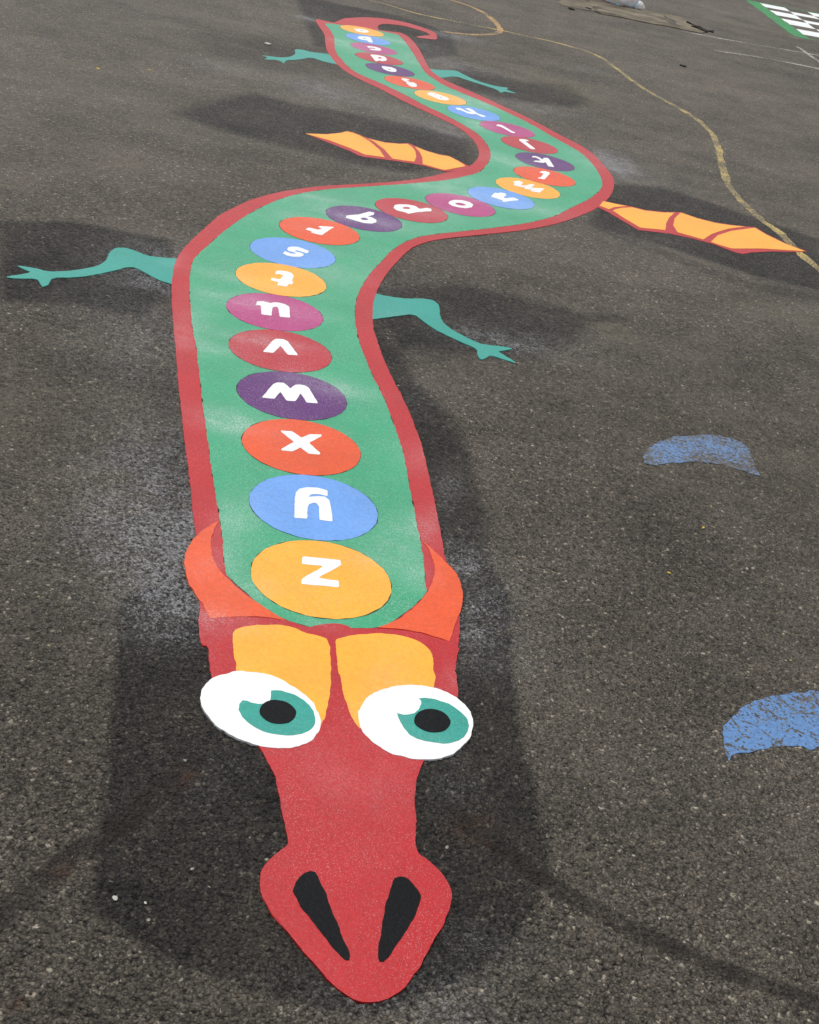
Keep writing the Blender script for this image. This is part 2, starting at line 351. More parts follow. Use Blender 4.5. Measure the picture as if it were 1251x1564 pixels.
def build_ground():
    th = np.linspace(TH0, TH1, NTH)
    left = TH0-np.array([.004,.012,.03,.06,.1,.16,.25,.4,.6,.85,1.1,1.4,1.7,2.0,2.3,2.6][::-1])
    right = TH1+np.array([.004,.012,.03,.06,.1,.16,.25,.4,.6,.85,1.1,1.4,1.7,2.0,2.3,2.6])
    span = left.min()+2*math.pi
    right = right[right < span-.05]
    th = np.concatenate([left, th, right]); n = len(th)
    r = [.02, .1, .25, .45, .65, .85, 1.0]
    while r[-1] < 6.5: r.append(r[-1]*(1+.00145*max(1, (r[-1]/3)**.6)))
    while r[-1] < 30: r.append(r[-1]*1.008)
    while r[-1] < 160: r.append(r[-1]*1.08)
    r = np.array(r); m_ = len(r)
    R, T = np.meshgrid(r, th, indexing='ij'); X = R*np.sin(T); Y = R*np.cos(T)
    fade = (1-sstep(4.2, 6.4, R))*sstep(.9, 1.05, R)*sstep(TH0-.002, TH0+.02, T)*(1-sstep(TH1-.02, TH1+.002, T))
    act = fade > 0
    h = np.full(X.shape, 0., np.float32)
    xa, ya = X[act], Y[act]
    wa = worley(xa, ya, .0078, 1); wb = worley(xa+.31, ya+.17, .0046, 2)
    hh = np.maximum(wa, wb*.62)
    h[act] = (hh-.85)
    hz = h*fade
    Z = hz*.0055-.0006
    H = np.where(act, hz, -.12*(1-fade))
    co = np.stack([X, Y, Z], -1).reshape(-1, 3).astype(np.float32)
    i = np.arange(m_-1)[:, None]; j = np.arange(n)[None, :]; j2 = (j+1) % n
    q = np.stack(np.broadcast_arrays(i*n+j, i*n+j2, (i+1)*n+j2, (i+1)*n+j), -1).reshape(-1, 4)
    me = bpy.data.meshes.new('asphalt'); nv = len(co)
    cap = np.arange(n)[::1]
    me.vertices.add(nv); me.vertices.foreach_set('co', co.ravel())
    nf = len(q); me.loops.add(nf*4+n); me.polygons.add(nf+1)
    me.loops.foreach_set('vertex_index', np.concatenate([q[:, ::-1].ravel(), cap[::-1]]).astype(np.int32))
    me.polygons.foreach_set('loop_start', np.concatenate([np.arange(nf)*4, [nf*4]]).astype(np.int32))
    me.update(calc_edges=True)
    me.polygons.foreach_set('use_smooth', np.ones(nf+1, bool))
    Xf, Yf = X.ravel(), Y.ravel()
    near = (R.ravel() < 40) & (np.abs(T.ravel()-.06) < .6)
    xs, ys = Xf[near], Yf[near]
    def full(v):
        a = np.zeros(len(Xf), np.float32); a[near] = v; return a
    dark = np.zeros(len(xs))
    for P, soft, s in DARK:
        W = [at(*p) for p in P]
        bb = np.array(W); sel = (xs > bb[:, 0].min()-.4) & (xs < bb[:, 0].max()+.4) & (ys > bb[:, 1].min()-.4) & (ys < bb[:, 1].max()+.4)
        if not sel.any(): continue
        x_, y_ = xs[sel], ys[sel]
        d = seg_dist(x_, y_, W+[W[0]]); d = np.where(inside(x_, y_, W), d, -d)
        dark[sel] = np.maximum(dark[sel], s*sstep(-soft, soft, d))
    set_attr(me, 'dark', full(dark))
    acc = {0: np.zeros(len(xs)), 1: np.zeros(len(xs)), 2: np.zeros(len(xs))}
    for P, wd, s, k in BANDS:
        W = [at(*p) for p in P]; sdn = seg_dist(xs, ys, W)/wd; acc[k] = np.maximum(acc[k], s*(np.exp(-sdn**2) if k else 1-sstep(.55, 1.35, sdn)))
    for k, nm in ((0, 'brown'), (1, 'sand'), (2, 'pale')): set_attr(me, nm, full(acc[k]))
    set_attr(me, 'rust', full(blobs(xs, ys, RUST)))
    set_attr(me, 'dust', full(1.35*blobs(xs, ys, GDUST)))
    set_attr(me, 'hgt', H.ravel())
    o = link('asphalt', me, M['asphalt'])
    prop(o, 'grey brown asphalt playground surface with dark patches round the fresh markings', kind='structure')
    return o
build_ground()

# ------------------------------------------------------------ sheets of marking material
GZ = -.0050
def sheet(name, outline, z, mat, parent=None, holes=(), world=False, jitter=.0009, cell=0, label=None, step=.006):
    """flat sheet with real thickness, its top at height z; outline in photograph pixels unless world"""
    loops = []
    for L in (outline, *holes):
        W = list(L) if world else [at(*p, z) for p in L]
        loops.append(rough(W, jitter, step) if jitter > 0 else W)
    bm = bmesh.new(); edges = []
    for W in loops:
        vs = [bm.verts.new((x, y, z)) for x, y in W]
        edges += [bm.edges.new((vs[i], vs[(i+1) % len(vs)])) for i in range(len(vs))]
    bmesh.ops.triangle_fill(bm, use_beauty=True, use_dissolve=False, edges=edges, normal=(0, 0, 1))
    if cell:
        xs = [v.co.x for v in bm.verts]; ys = [v.co.y for v in bm.verts]
        for ax, lo, hi in ((0, min(xs), max(xs)), (1, min(ys), max(ys))):
            k = math.ceil(lo/cell)
            while k*cell < hi:
                no = (1, 0, 0) if ax == 0 else (0, 1, 0); c = (k*cell, 0, 0) if ax == 0 else (0, k*cell, 0)
                bmesh.ops.bisect_plane(bm, geom=bm.verts[:]+bm.edges[:]+bm.faces[:], plane_co=c, plane_no=no, dist=1e-6); k += 1
    for f in bm.faces:
        f.normal_update()
        if f.normal.z < 0: f.normal_flip()
    be = [e for e in bm.edges if e.is_boundary]
    r = bmesh.ops.extrude_edge_only(bm, edges=be)
    for v in r['geom']:
        if isinstance(v, bmesh.types.BMVert): v.co.z = GZ
    bmesh.ops.recalc_face_normals(bm, faces=[f for f in bm.faces if abs(f.normal.z) < .5])
    me = bpy.data.meshes.new(name); bm.to_mesh(me); bm.free()
    co = np.zeros(len(me.vertices)*3, np.float32); me.vertices.foreach_get('co', co); co = co.reshape(-1, 3)
    set_attr(me, 'dust', blobs(co[:, 0].astype(float), co[:, 1].astype(float), DUST))
    o = link(name, me, mat, parent)
    if label: o['label'] = label
    return o

dragon = empty('dragon_marking', (0, 0, 0), 'long winding green and red dragon with the alphabet in coloured circles along its back', 'floor marking')

# --- the red back sheet: border of the body, head, snout
outer_left = [(482.4,29.5),(488,41),(495.8,53.7),(497.5,70.5),(502.5,82.2),(514.3,97.3),(531,110.8),(554.5,123.5),(581.4,136),(615,153.7),(648.5,169.5),(682,185.3),(702.2,196.4),(719,209.8),
 (729,223.2),(731.5,233),(729.9,241),(721.7,250.5),(710.8,255.6),(686.4,262.4),(651,270.5),(610.3,276.5),(556,280.5),(501.5,283.5),(474.4,286),(447,289.8),(420,294.7),(380,306.5),(340,326),(320.7,341),(299,361),(280,380),(269,397),
 (264.5,413),(262.5,431.5),(262.3,458.7),(264,485),(269.8,552.3),(275,608.6),(281.3,667.4),(289,726),(294,775),(299,818),(302,860),(305,900),(305.3,922),(306.8,981.5),(317.6,990),(323.3,1033),(345,1080),(375,1115),(398,1143),(410,1164),(422.3,1191.4),(428.3,1223.3),
 (434.4,1253.7),(439.8,1280),(436,1293),(414.7,1309),(401.5,1326.5),(397,1346),(401,1369),(417.7,1398),(445,1430),(472.4,1463.3),(499.7,1494),(524,1515),(546,1528),(569.6,1530),(592,1525.5),(618,1507.3),(636.4,1483),(657.7,1445),(679,1407),(688.7,1381),(688,1357),(676,1335.7),(654.7,1315),(638.5,1302.3),(634.3,1289),(635,1253.7),(632.8,1226.3),(635,1196),(641.5,1174.7),(648,1160),
 (675,1110),(699.4,1064),(695.5,1025.6),(699.4,991),(702,964),(700,920),(688,880),(680.2,853),(677,838),(671.7,804.6),(661.6,755.7),(651.5,709.6),(640,666.5),(620,617.5),(598,574.3),(586.2,548),(576.6,521.6),(570.5,500),(568.8,478),(571.8,455),(581.4,433),(595.8,411.5),(607.5,398.5),(621,385),(637.4,374.5),(664.6,366.5),(708,361),(762.3,355.6),(803,350.7),(843.9,343),(879.2,332),(911.8,317.6),(930.8,301),(938.2,283),(935,268.6),(922.7,253),(906.4,235.5),(884.6,221),(857.4,207),(830.3,192.5),(803,178),(770.5,163),(743.3,150.4),(718.8,139.5),(697,130),(682,123.5),(665.3,113.5),(655.3,103.5),(648.6,90.6),(638.5,72.2),(625,57),(611.6,50),(596,48),(577,45.3),(545,40),(514,35.2),(500,32.5)]
body_bg = catmull(outer_left, True, 3)
head_split = 958
green_px = [(497,35.8),(504.5,45.6),(510.4,57.6),(511,69.5),(514.3,81.5),(521.5,90),(531,101),(547.8,112.5),(581.4,127),(615,142.8),(648.5,160.5),(682,176.5),(709,191.3),(729,204),(742.5,218.2),(749,231),(748.5,243),(740,256),(728,264.5),(708,269.5),(680.8,275),(640,279),(610.3,281.5),(556,285),(501.5,289),(474.4,292.6),(447,298.2),(420,307),(393,319.5),(368,334.4),(344,351.5),(320.7,372),(301.7,389.4),(293.6,402),(290.5,420.7),(290.3,453.3),(294,499.5),(300,528),(305,573),(310,620),(316,660),(321,700),(327,740),(335,788),(340.6,830),(344,868),(352,884),(386.6,914.3),(428.8,943),(471,957),(482,958.5),(505.6,959),(540,959.5),(578.5,957.7),(605.4,945),(636,922),(651.4,904.7),(650.6,895),(645.6,849),(640,814.5),(633,780),(624,735),(617.4,699),(607.8,665.5),(595.8,632),(583.8,603),(569.4,574.3),(557.4,545.6),(547.8,519),(543,495),(542,475),(546,452),(555,433),(567,415.5),(583,398.8),(597.5,383.5),(615.7,371),(637.4,362.5),(664.6,357.5),(708,353),(759.8,347),(803,340.6),(843.9,331),(871,317.8),(898.2,304.5),(914.5,292),(920,282),(917.8,271.3),(909,256),(895.5,240.5),(876.5,226.5),(843.9,208.8),(814,191.2),(781.3,174.8),(748.7,159.9),(716,146.3),(680.8,131.4),(662,120),(651,112),(643.2,101.5),(634.3,86.4),(625.3,72.5),(615,59.5),(606,52.3),(590,49.2),(570,45),(545,40.3),(519,37.8)]
Z0, Z1, Z2, Z3, Z4 = .0006, .0010, .0015, .0020, .0025
sheet('body_border', body_bg, Z0, M['red'], dragon, cell=.05, jitter=.0007)
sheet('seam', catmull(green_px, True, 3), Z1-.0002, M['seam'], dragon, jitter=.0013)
sheet('body_panel', catmull(green_px, True, 3), Z1, M['green'], dragon, cell=.045)

# --- tail
tail_px = [(511,34.8),(514,33.3),(523,28.8),(538.4,26.9),(555,26.3),(571.6,26.9),(589.5,28.6),(608.7,31.8),(627.9,36.3),(647,42.5),(660,47.5),(666,51),(667.8,56),(665.8,60.2),(653.4,59.2),(635.4,56.6),(646.2,54.2),(655.8,53.6),(653,50.4),(641.4,46.3),(619.8,40),(600.6,37.2),(586,36.6),(578,38.8),(577,42),(578,46.5),(556,42.6),(530,38.7)]
sheet('tail', catmull(tail_px, True, 2), Z1+.0003, M['red'], dragon, cell=.06, jitter=.0015)

# --- legs
legs = [[(285,396),(269,394.8),(244.6,393),(222.9,390),(206.6,382.6),(190.3,378),(176.7,378.5),(168.5,384),(164.4,392),(160.4,399),(149.5,405.7),(130.5,410.3),(103.3,413.9),(73.4,414.7),(49,408.4),(24.5,405),(36,411),(49,416),(27,420),(6,422.8),(27,425.6),(55.7,425.3),(61,431.5),(63.9,438.6),(74.7,434.3),(80.2,424),(108.7,424),(136,421.2),(168.5,414.7),(201,406.3),(217.5,413.9),(239,426),(262.3,434.3),(282,441)],
 [(555,442),(577.6,449.3),(599,453.6),(620.7,456),(644.7,455.5),(661.5,458.4),(669.9,464.4),(671.6,472.8),(672.3,483.5),(678.3,494.3),(692.7,505),(711.9,514.7),(731,524.3),(750.2,527.4),(771.8,529.6),(784.3,532.2),(771,535),(759.8,536.3),(774.2,544.7),(791,555.5),(771.8,549.5),(749,542.3),(743,545.9),(735.8,550.2),(729.8,543.5),(728.6,532.7),(711.9,525.5),(687.9,514.7),(663.9,502.7),(647,490.7),(631.5,479.2),(604,482.8),(569,487.6),(552,489)],
 [(508,84),(500.8,82.2),(475.7,79.5),(460.6,75.5),(449.5,75.2),(452,82),(443.8,86.6),(430.4,88),(413.6,86),(398.5,84),(410,88),(401.8,90.6),(420.3,91.3),(428.7,93.3),(433.7,97.3),(437,91.6),(453.9,91.3),(475.7,87.3),(494,94),(514.3,98),(522,101)],
 [(648,103),(660.3,105.7),(675.4,107),(697.2,107.6),(707.3,113.5),(729,123.6),(759.3,132.2),(777.8,134),(772,136.5),(791,142.7),(776,141),(770,139.4),(766,142),(762.5,139.6),(757.6,136.2),(735.8,129.2),(715.7,123),(695.5,116),(672,119.2),(660,114)]]
for i, L in enumerate(legs):
    sheet('leg', chaikin(L, .22), .0003, M['teal'], dragon, cell=.08, jitter=.0006, label=['teal front leg with splayed claws, left in the photo','teal front leg bent forward, right in the photo','small teal hind leg, left in the photo','small teal hind leg, right in the photo'][i])

# --- wings: red back sheet, yellow webs
wing_back = [[(465.7,203.6),(498.8,204.6),(520.6,202.4),(530,200),(539.6,201.8),(561.3,210.6),(588.5,217),(610.3,219),(623.9,218.5),(634.7,223),(651,229.8),(670,235.4),(686.4,238.2),(700,244.8),(714,252.5),(722,256.5),(705.4,259),(681,262),(645.6,252.6),(626.6,249),(599.4,245),(556,239.6),(547,237),(534,230.3),(501.5,217.8),(474.4,207)],
 [(905,300),(918.6,306.2),(939.3,310.6),(966,315.6),(986.8,320.8),(1013.5,323.6),(1040,324),(1063.9,332.4),(1093.5,339.8),(1123,344),(1154.3,347.2),(1170.6,357.2),(1200.3,371.6),(1233,384.2),(1206,384.6),(1176.6,384),(1147,385.6),(1134.4,388),(1117,383.2),(1087.6,372),(1058,364.4),(1022.3,356.6),(975,351.2),(951,337.2),(930.4,324.8),(912.6,316),(900,312)]]
webs = [[[(466.5,204),(499,205),(520.6,203),(530,200.6),(538,202.6),(549,206.5),(565,216),(579,228),(588,240),(557,235.8),(536,226.5),(502,213.8)],
  [(547.8,205.6),(561.3,211.4),(588.5,217.8),(610.3,219.8),(622.5,219.6),(630,225),(634.4,231),(636,238.4),(633,246.8),(615,244.6),(599.4,242),(588.5,229.3),(571,216)],
  [(633.4,223.6),(651,230.4),(670,236),(686.4,238.9),(699,245.2),(711.6,253.6),(691.8,257.3),(678.2,259.6),(662,255),(645.6,250.2),(645.4,241.2),(641,232)]],
 [[(921.5,307.3),(942.3,311.7),(957,314.6),(939.3,316.2),(929.8,319.4),(915.6,314)],
  [(936.3,321.5),(942,319),(951.2,317.2),(966,316.6),(986.8,321.8),(1013.5,324.5),(1031,324.7),(1022.3,331.9),(1017.4,340.8),(1016.4,351.2),(997,349.3),(977.9,347.6),(954,333.4)],
  [(1040,324.6),(1063.9,333),(1093.5,340.6),(1116,344),(1138,345.8),(1111.3,349.4),(1087.6,356.9),(1074.2,365.6),(1054,360),(1035,354.5),(1028.4,344),(1030.4,333.4)],
  [(1152.8,347.7),(1170.6,358.2),(1200.3,372.4),(1230,383.6),(1200.3,381.7),(1161.7,379.3),(1132,379.5),(1117.2,379.3),(1101,374.5),(1085.6,369.2),(1096.5,359.2),(1117.2,352.5)]]]
for i in range(2):
    wb = sheet('wing', wing_back[i], .0003, M['red'], dragon, jitter=.0005, cell=.08, label=['yellow bat wing with red ribs, left in the photo','yellow bat wing with red ribs, right in the photo'][i])
    for L in webs[i]: sheet('wing_web', L, .0011, M['yellow'], wb, jitter=.0006)

# --- head: horns, brows, eyes, nostrils
crest = zoomed([(118,370),(122,440),(160,436),(300,432),(440,436),(545,468),(580,457),(640,449),(700,457),(735,476),(900,476),(1040,505),(1110,530),(1150,520),(1152,480),(1140,700),(1120,760),(900,1000),(640,900),(330,800),(170,660),(160,600),(150,548),(122,525)], 260, 780, 2.606)
head_px = [(305.3,935),(340,941),(380,942),(428,946),(468,957.5),(482.6,955.2),(494,952.6),(505.6,952.2),(518,953),(528.6,955.7),(545,962),(580,960.5),(625,964),(659,972),(687,979),(701,972),(699.4,991),(695.8,1025.6),(699,1062),(675,1110),(650,1155),(641.5,1174.7),(635,1196),(632.8,1226.3),(635,1253.7),(634.3,1289),(638.5,1302.3),(654.7,1315),(676,1335.7),(688,1357),(688.7,1381),(679,1407),(657.7,1445),(636.4,1483),(618,1507.3),(592,1525.5),(569.6,1530),(546,1528),(524,1515),(499.7,1494),(472.4,1463.3),(445,1430),(417.7,1398),(401,1369),(397,1346),(401.5,1326.5),(414.7,1309),(436,1293),(439.8,1280),(434.4,1253.7),(428.3,1223.3),(422.3,1191.4),(410,1164),(398,1143),(375,1115),(345,1080),(323.3,1033),(317.6,990),(306.8,981.5)]
head = sheet('head', catmull(head_px, True, 3), Z2, M['red'], dragon, cell=.04, jitter=.0006)
horns = [zoomed([(196,36),(160,58),(120,85),(92,112),(75,140),(60,170),(56,205),(65,260),(80,298),(100,330),(130,375),(160,428),(200,424),(250,421),(320,420),(380,422),(420,429),(460,438),(430,418),(380,388),(300,335),(260,300),(225,268),(195,235),(178,203),(165,175),(160,145),(165,100),(180,65)], 260, 780, 2.606),
 zoomed([(1008,122),(1040,150),(1075,182),(1110,215),(1135,242),(1152,275),(1163,320),(1164,360),(1155,400),(1140,435),(1128,470),(1113,520),(1075,507),(1040,496),(1000,485),(950,475),(900,468),(825,464),(880,445),(920,425),(965,390),(1000,352),(1025,322),(1042,290),(1052,255),(1053,220),(1044,185),(1028,150)], 260, 780, 2.606)]
for i, L in enumerate(horns): sheet('horn', L, Z3, M['orange'], dragon, jitter=.0006, cell=.04, label=['orange horn on the left of the head in the photo','orange horn on the right of the head in the photo'][i])
brows = [[(355.2,972),(357,964),(365.5,958.4),(394.3,954.6),(428.8,954.6),(451.9,959.6),(469,967.3),(490.2,971.9),(498,974.5),(501.8,981),(504.5,999),(505.6,1018),(505.6,1048.6),(499.8,1083),(490.2,1110),(475,1110),(452,1087),(375,1040),(363.6,1027.6),(360.5,1012),(357.9,998.7)],
 [(513.3,981),(516,975.5),(523,973),(544,969.5),(586.2,967.3),(605,969),(620.7,972.6),(636,977),(647.6,983.4),(656,991),(660,1000),(661.8,1021.8),(661.4,1052),(605,1080),(567,1106),(552,1112),(547,1108),(540,1098),(532.5,1083),(526,1064),(521,1041),(517.5,1022),(515,1006.4)]]
for L in brows: sheet('brow', catmull(L, True, 2), Z3-.0002, M['yellow'], dragon, jitter=.0008, cell=.04)
eyes = [zoomed([(120,745),(126,710),(140,690),(165,668),(200,652),(245,641),(290,638),(345,643),(400,655),(450,676),(500,705),(540,738),(570,770),(590,802),(600,835),(600,860),(590,885),(570,907),(545,925),(515,937),(480,943),(430,945),(380,940),(330,928),(280,910),(235,888),(190,860),(160,832),(140,805),(126,776)], 260, 780, 2.606),
 zoomed([(748,830),(750,800),(760,775),(780,748),(810,725),(845,709),(880,700),(920,694),(960,693),(1010,696),(1060,705),(1102,722),(1140,745),(1172,772),(1195,800),(1205,830),(1205,860),(1197,892),(1180,920),(1153,949),(1120,970),(1082,984),(1040,990),(995,990),(950,985),(900,971),(850,950),(812,925),(780,895),(758,862)], 260, 780, 2.606)]
irises = [zoomed([(272,792),(276,770),(290,755),(310,757),(325,765),(350,770),(375,768),(392,762),(402,750),(404,733),(400,716),(420,713),(445,715),(500,735),(530,752),(555,775),(572,798),(578,825),(575,848),(563,868),(540,882),(510,890),(475,894),(440,893),(405,887),(370,875),(338,859),(310,840),(288,818)], 260, 780, 2.606),
 zoomed([(902,806),(925,812),(950,812),(974,805),(990,790),(1000,768),(998,755),(988,747),(1015,745),(1050,748),(1087,759),(1120,775),(1149,793),(1170,812),(1185,832),(1190,856),(1184,880),(1170,900),(1147,914),(1120,923),(1085,927),(1050,925),(1013,917),(980,905),(952,888),(930,865),(913,840)], 260, 780, 2.606)]
pupils = [(428,801,74,47,6), (1043,836,73,47,7)]
for i in range(2):
    e = sheet('eye', eyes[i], Z4-.0002, M['white'], dragon, jitter=.0009, label=['white eye on the left in the photo','white eye on the right in the photo'][i])
    sheet('iris', irises[i], Z4+.0002, M['teal'], e, jitter=.0008)
    cx, cy, a, b_, t = pupils[i]; t = math.radians(t)
    sheet('pupil', zoomed([(cx+a*math.cos(k/14*math.pi)*math.cos(t)-b_*math.sin(k/14*math.pi)*math.sin(t), cy+a*math.cos(k/14*math.pi)*math.sin(t)+b_*math.sin(k/14*math.pi)*math.cos(t)) for k in range(28)], 260, 780, 2.606), Z4+.0007, M['black'], e, jitter=.0006)
nostrils = [zoomed([(287,795),(300,748),(322,718),(345,700),(375,690),(400,698),(415,718),(440,775),(480,880),(510,950),(540,1020),(560,1080),(571,1115),(570,1138),(556,1142),(540,1134),(505,1095),(470,1050),(380,940),(340,885),(310,840)], 360, 1120, 3.292),
 zoomed([(780,775),(788,745),(800,724),(825,716),(845,720),(862,731),(890,758),(915,783),(932,815),(930,845),(915,882),(890,938),(860,990),(825,1042),(790,1090),(765,1125),(742,1149),(722,1147),(716,1125),(719,1090),(725,1010),(737,940),(750,880),(764,825)], 360, 1120, 3.292)]
for L in nostrils: sheet('nostril', L, Z3, M['black'], dragon, jitter=.0007)

# --- the alphabet: 26 discs of one size, each with its letter
R = 0.15267
C = dict([('z', (-0.1557, 2.3835)), ('y', (-0.2229, 2.6863)), ('x', (-0.3048, 2.981)), ('w', (-0.3832, 3.2769)), ('v', (-0.4719, 3.569)), ('u', (-0.5465, 3.8663)), ('t', (-0.5841, 4.1693)), ('s', (-0.5983, 4.4688)), ('r', (-0.5518, 4.7816)), ('q', (-0.4175, 5.0586)), ('p', (-0.2506, 5.3124)), ('o', (-0.0607, 5.5521)), ('n', (0.1083, 5.8041)), ('m', (0.2258, 6.0811)), ('l', (0.3011, 6.3694)), ('k', (0.301, 6.6765)), ('j', (0.2151, 6.9791)), ('i', (0.0863, 7.2505)), ('h', (-0.1129, 7.4802)), ('g', (-0.3216, 7.7114)), ('f', (-0.5265, 7.9476)), ('e', (-0.6764, 8.2217)), ('d', (-0.7791, 8.5085)), ('c', (-0.8533, 8.8141)), ('b', (-0.9296, 9.1111)), ('a', (-1.0077, 9.3987))])
COL = dict(zip('zyxwvutsrqponmlkjihgfedcba', ['yellow','blue','orange','purple','crimson','magenta','yellow','blue','orange','purple','crimson','magenta','blue','yellow','orange','purple','crimson','magenta','blue','yellow','orange','purple','crimson','magenta','blue','yellow']))
H_, V_, U_, K_, N_, Q_, E_, G_, F_, A_, R_ = (260,780,2.606),(320,500,4.17),(350,360,7.82),(740,185,8.936),(700,250,6.95),(480,290,4.468),(500,25,7.82),(640,140,10.425),(540,85,9.623),(510,30,12.51),(320,320,4.17)
GL = dict(
 z=(H_, [(527,181),(678,196),(680,216),(588,267),(672,279),(671,304),(523,292),(523,272),(612,220),(522,212)]),
 y=(V_, [(540,1212),(543,1090),(550,1050),(575,1025),(620,1017),(690,1020),(750,1038),(750,1075),(700,1062),(650,1062),(630,1076),(640,1079),(690,1074),(735,1078),(762,1100),(772,1140),(783,1235),(700,1225),(697,1140),(685,1120),(660,1115),(635,1125),(625,1150),(622,1218)]),
 x=(V_, [(455,657),(525,662),(585,702),(640,680),(714,683),(712,695),(632,735),(706,800),(700,810),(632,803),(580,765),(527,790),(458,783),(460,772),(538,728),(458,665)]),
 w=(V_, [(333,447),(405,360),(430,350),(470,352),(498,370),(515,390),(545,365),(575,363),(605,368),(632,385),(692,483),(620,478),(580,420),(548,470),(492,466),(452,408),(413,453)]),
 v=(V_, [(340,155),(400,85),(425,72),(470,75),(500,90),(565,178),(500,174),(452,116),(407,163)]),
 u=(U_, [(318,826),(335,785),(400,780),(470,798),(500,805),(530,795),(590,798),(660,815),(710,840),(722,865),(722,920),(729,978),(605,968),(592,880),(575,850),(545,848),(520,860),(510,890),(508,955),(385,938),(382,835),(350,828)]),
 t=(U_, [(550,462),(560,420),(620,416),(690,425),(745,445),(768,475),(752,540),(766,560),(745,584),(715,572),(690,605),(570,590),(590,555),(498,530),(508,503),(608,520),(640,480),(630,465),(590,457)]),
 s=(U_, [(662,183),(740,210),(790,215),(800,207),(770,197),(705,180),(690,160),(705,138),(745,128),(820,133),(955,180),(935,213),(850,185),(800,172),(785,180),(800,188),(860,203),(890,222),(885,242),(840,252),(760,250),(690,235),(640,212)]),
 r=(R_, [(610,126),(634,114),(692,128),(716,122),(692,110),(705,105),(795,111),(760,132),(716,162),(690,158),(648,146),(650,138)]),
 q=(Q_, [(215,190),(218,175),(300,168),(375,148),(410,155),(405,170),(365,180),(400,190),(425,205),(425,220),(395,230),(340,226),(290,212),(240,197)], [(315,192),(340,187),(365,195),(370,205),(345,208),(322,202)]),
 p=(Q_, [(800,130),(800,145),(760,147),(700,152),(670,158),(640,163),(628,155),(560,138),(540,120),(550,103),(580,98),(640,100),(690,110),(720,130),(770,122)], [(600,120),(630,115),(655,120),(655,130),(625,130),(605,127)]),
 o=(Q_, [(915,90),(925,75),(960,68),(1010,70),(1060,82),(1085,100),(1075,118),(1040,125),(990,120),(940,108)], [(958,92),(980,86),(1015,92),(1038,103),(1020,108),(985,105)]),
 n=(N_, [(350,345),(370,320),(395,306),(415,313),(450,306),(500,315),(515,335),(490,350),(485,365),(520,365),(585,358),(640,380),(635,388),(560,395),(490,405),(465,402),(475,390),(400,365),(355,352)]),
 m=(N_, [(577,182),(600,190),(620,180),(650,180),(680,195),(690,205),(670,215),(672,228),(710,232),(765,215),(808,218),(800,235),(780,248),(790,255),(840,258),(918,262),(865,307),(765,292),(780,280),(700,265),(710,255),(600,232),(585,220),(597,205)]),
 l=(N_, [(862,92),(885,77),(930,80),(968,92),(972,106),(915,166),(845,155),(855,143),(875,145),(905,105),(880,97)]),
 k=(K_, [(650,495),(655,477),(700,475),(750,495),(780,515),(800,520),(805,500),(860,503),(880,515),(950,620),(940,626),(870,615),(835,560),(800,570),(680,553),(675,543),(700,537),(755,540),(765,530),(720,505),(690,493)]),
 j=(K_, [(470,258),(482,243),(550,246),(600,262),(605,275),(565,270),(562,278),(690,373),(685,384),(630,378)]),
 i=(K_, [(160,58),(175,45),(225,48),(270,70),(385,140),(420,150),(415,162),(370,158),(340,140),(215,72),(190,70)]),
 h=(G_, [(585,268),(600,255),(645,258),(700,280),(760,310),(800,320),(830,318),(740,272),(745,262),(800,262),(860,290),(930,345),(1060,390),(1055,403),(1000,398),(905,355),(850,357),(780,345),(660,290),(625,290)]),
 g=(G_, [(135,35),(150,15),(190,10),(250,20),(330,50),(430,85),(480,115),(470,135),(410,137),(340,130),(290,110),(220,80),(160,55)], [(225,38),(260,38),(285,55),(255,55)], [(315,80),(355,82),(380,100),(345,100)]),
 f=(F_, [(700,343),(720,330),(770,335),(825,352),(815,362),(780,358),(820,385),(880,392),(925,415),(935,445),(915,458),(860,457),(815,440),(805,425),(772,405),(785,392),(740,370)]),
 e=(F_, [(410,160),(425,153),(480,158),(560,170),(620,195),(637,220),(620,238),(560,238),(490,220),(440,195)], [(500,193),(545,199),(545,207),(515,207)]),
 d=(E_, [(512,460),(525,455),(600,460),(680,480),(715,510),(700,530),(650,535),(625,525),(590,535),(570,530),(540,490)], [(600,490),(630,485),(655,497),(640,505),(610,503)]),
 c=(A_, [(635,515),(645,503),(700,505),(800,520),(880,545),(910,575),(895,592),(830,592),(740,580),(690,568),(685,555),(720,552),(790,560),(800,552),(760,540),(700,530),(670,540)]),
 b=(A_, [(450,345),(465,322),(510,315),(600,320),(680,330),(705,345),(745,425),(735,438),(660,425),(640,400),(580,390),(500,375)], [(550,355),(585,347),(620,355),(600,363),(570,362)]),
 a=(A_, [(375,165),(410,172),(480,172),(600,190),(660,215),(665,235),(620,247),(540,245),(450,225),(415,205),(410,190)], [(490,205),(530,202),(570,213),(530,220)]),
)
cname = dict(yellow='yellow', blue='blue', orange='orange', purple='purple', crimson='red', magenta='magenta')
for n, ch in enumerate('abcdefghijklmnopqrstuvwxyz'):
    cx, cy = C[ch]
    ring = [(cx+R*math.cos(t), cy+R*math.sin(t)) for t in np.linspace(0, 2*math.pi, 72, endpoint=False)]
    dz = .0002*(n % 2)
    d = sheet('letter_disc', ring, Z2+dz, M[COL[ch]], dragon, world=True, jitter=.0005, cell=.04, label=cname[COL[ch]]+' disc with the white letter '+ch)
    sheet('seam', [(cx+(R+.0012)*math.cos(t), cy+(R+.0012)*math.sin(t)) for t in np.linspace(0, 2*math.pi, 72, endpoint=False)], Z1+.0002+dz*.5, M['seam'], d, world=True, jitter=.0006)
    zz, out, *holes = GL[ch]
    sheet('letter', chaikin(zoomed(out, *zz), .07), Z2+.0007, M['white'], d, holes=[chaikin(zoomed(q, *zz), .25) for q in holes], jitter=.0004)

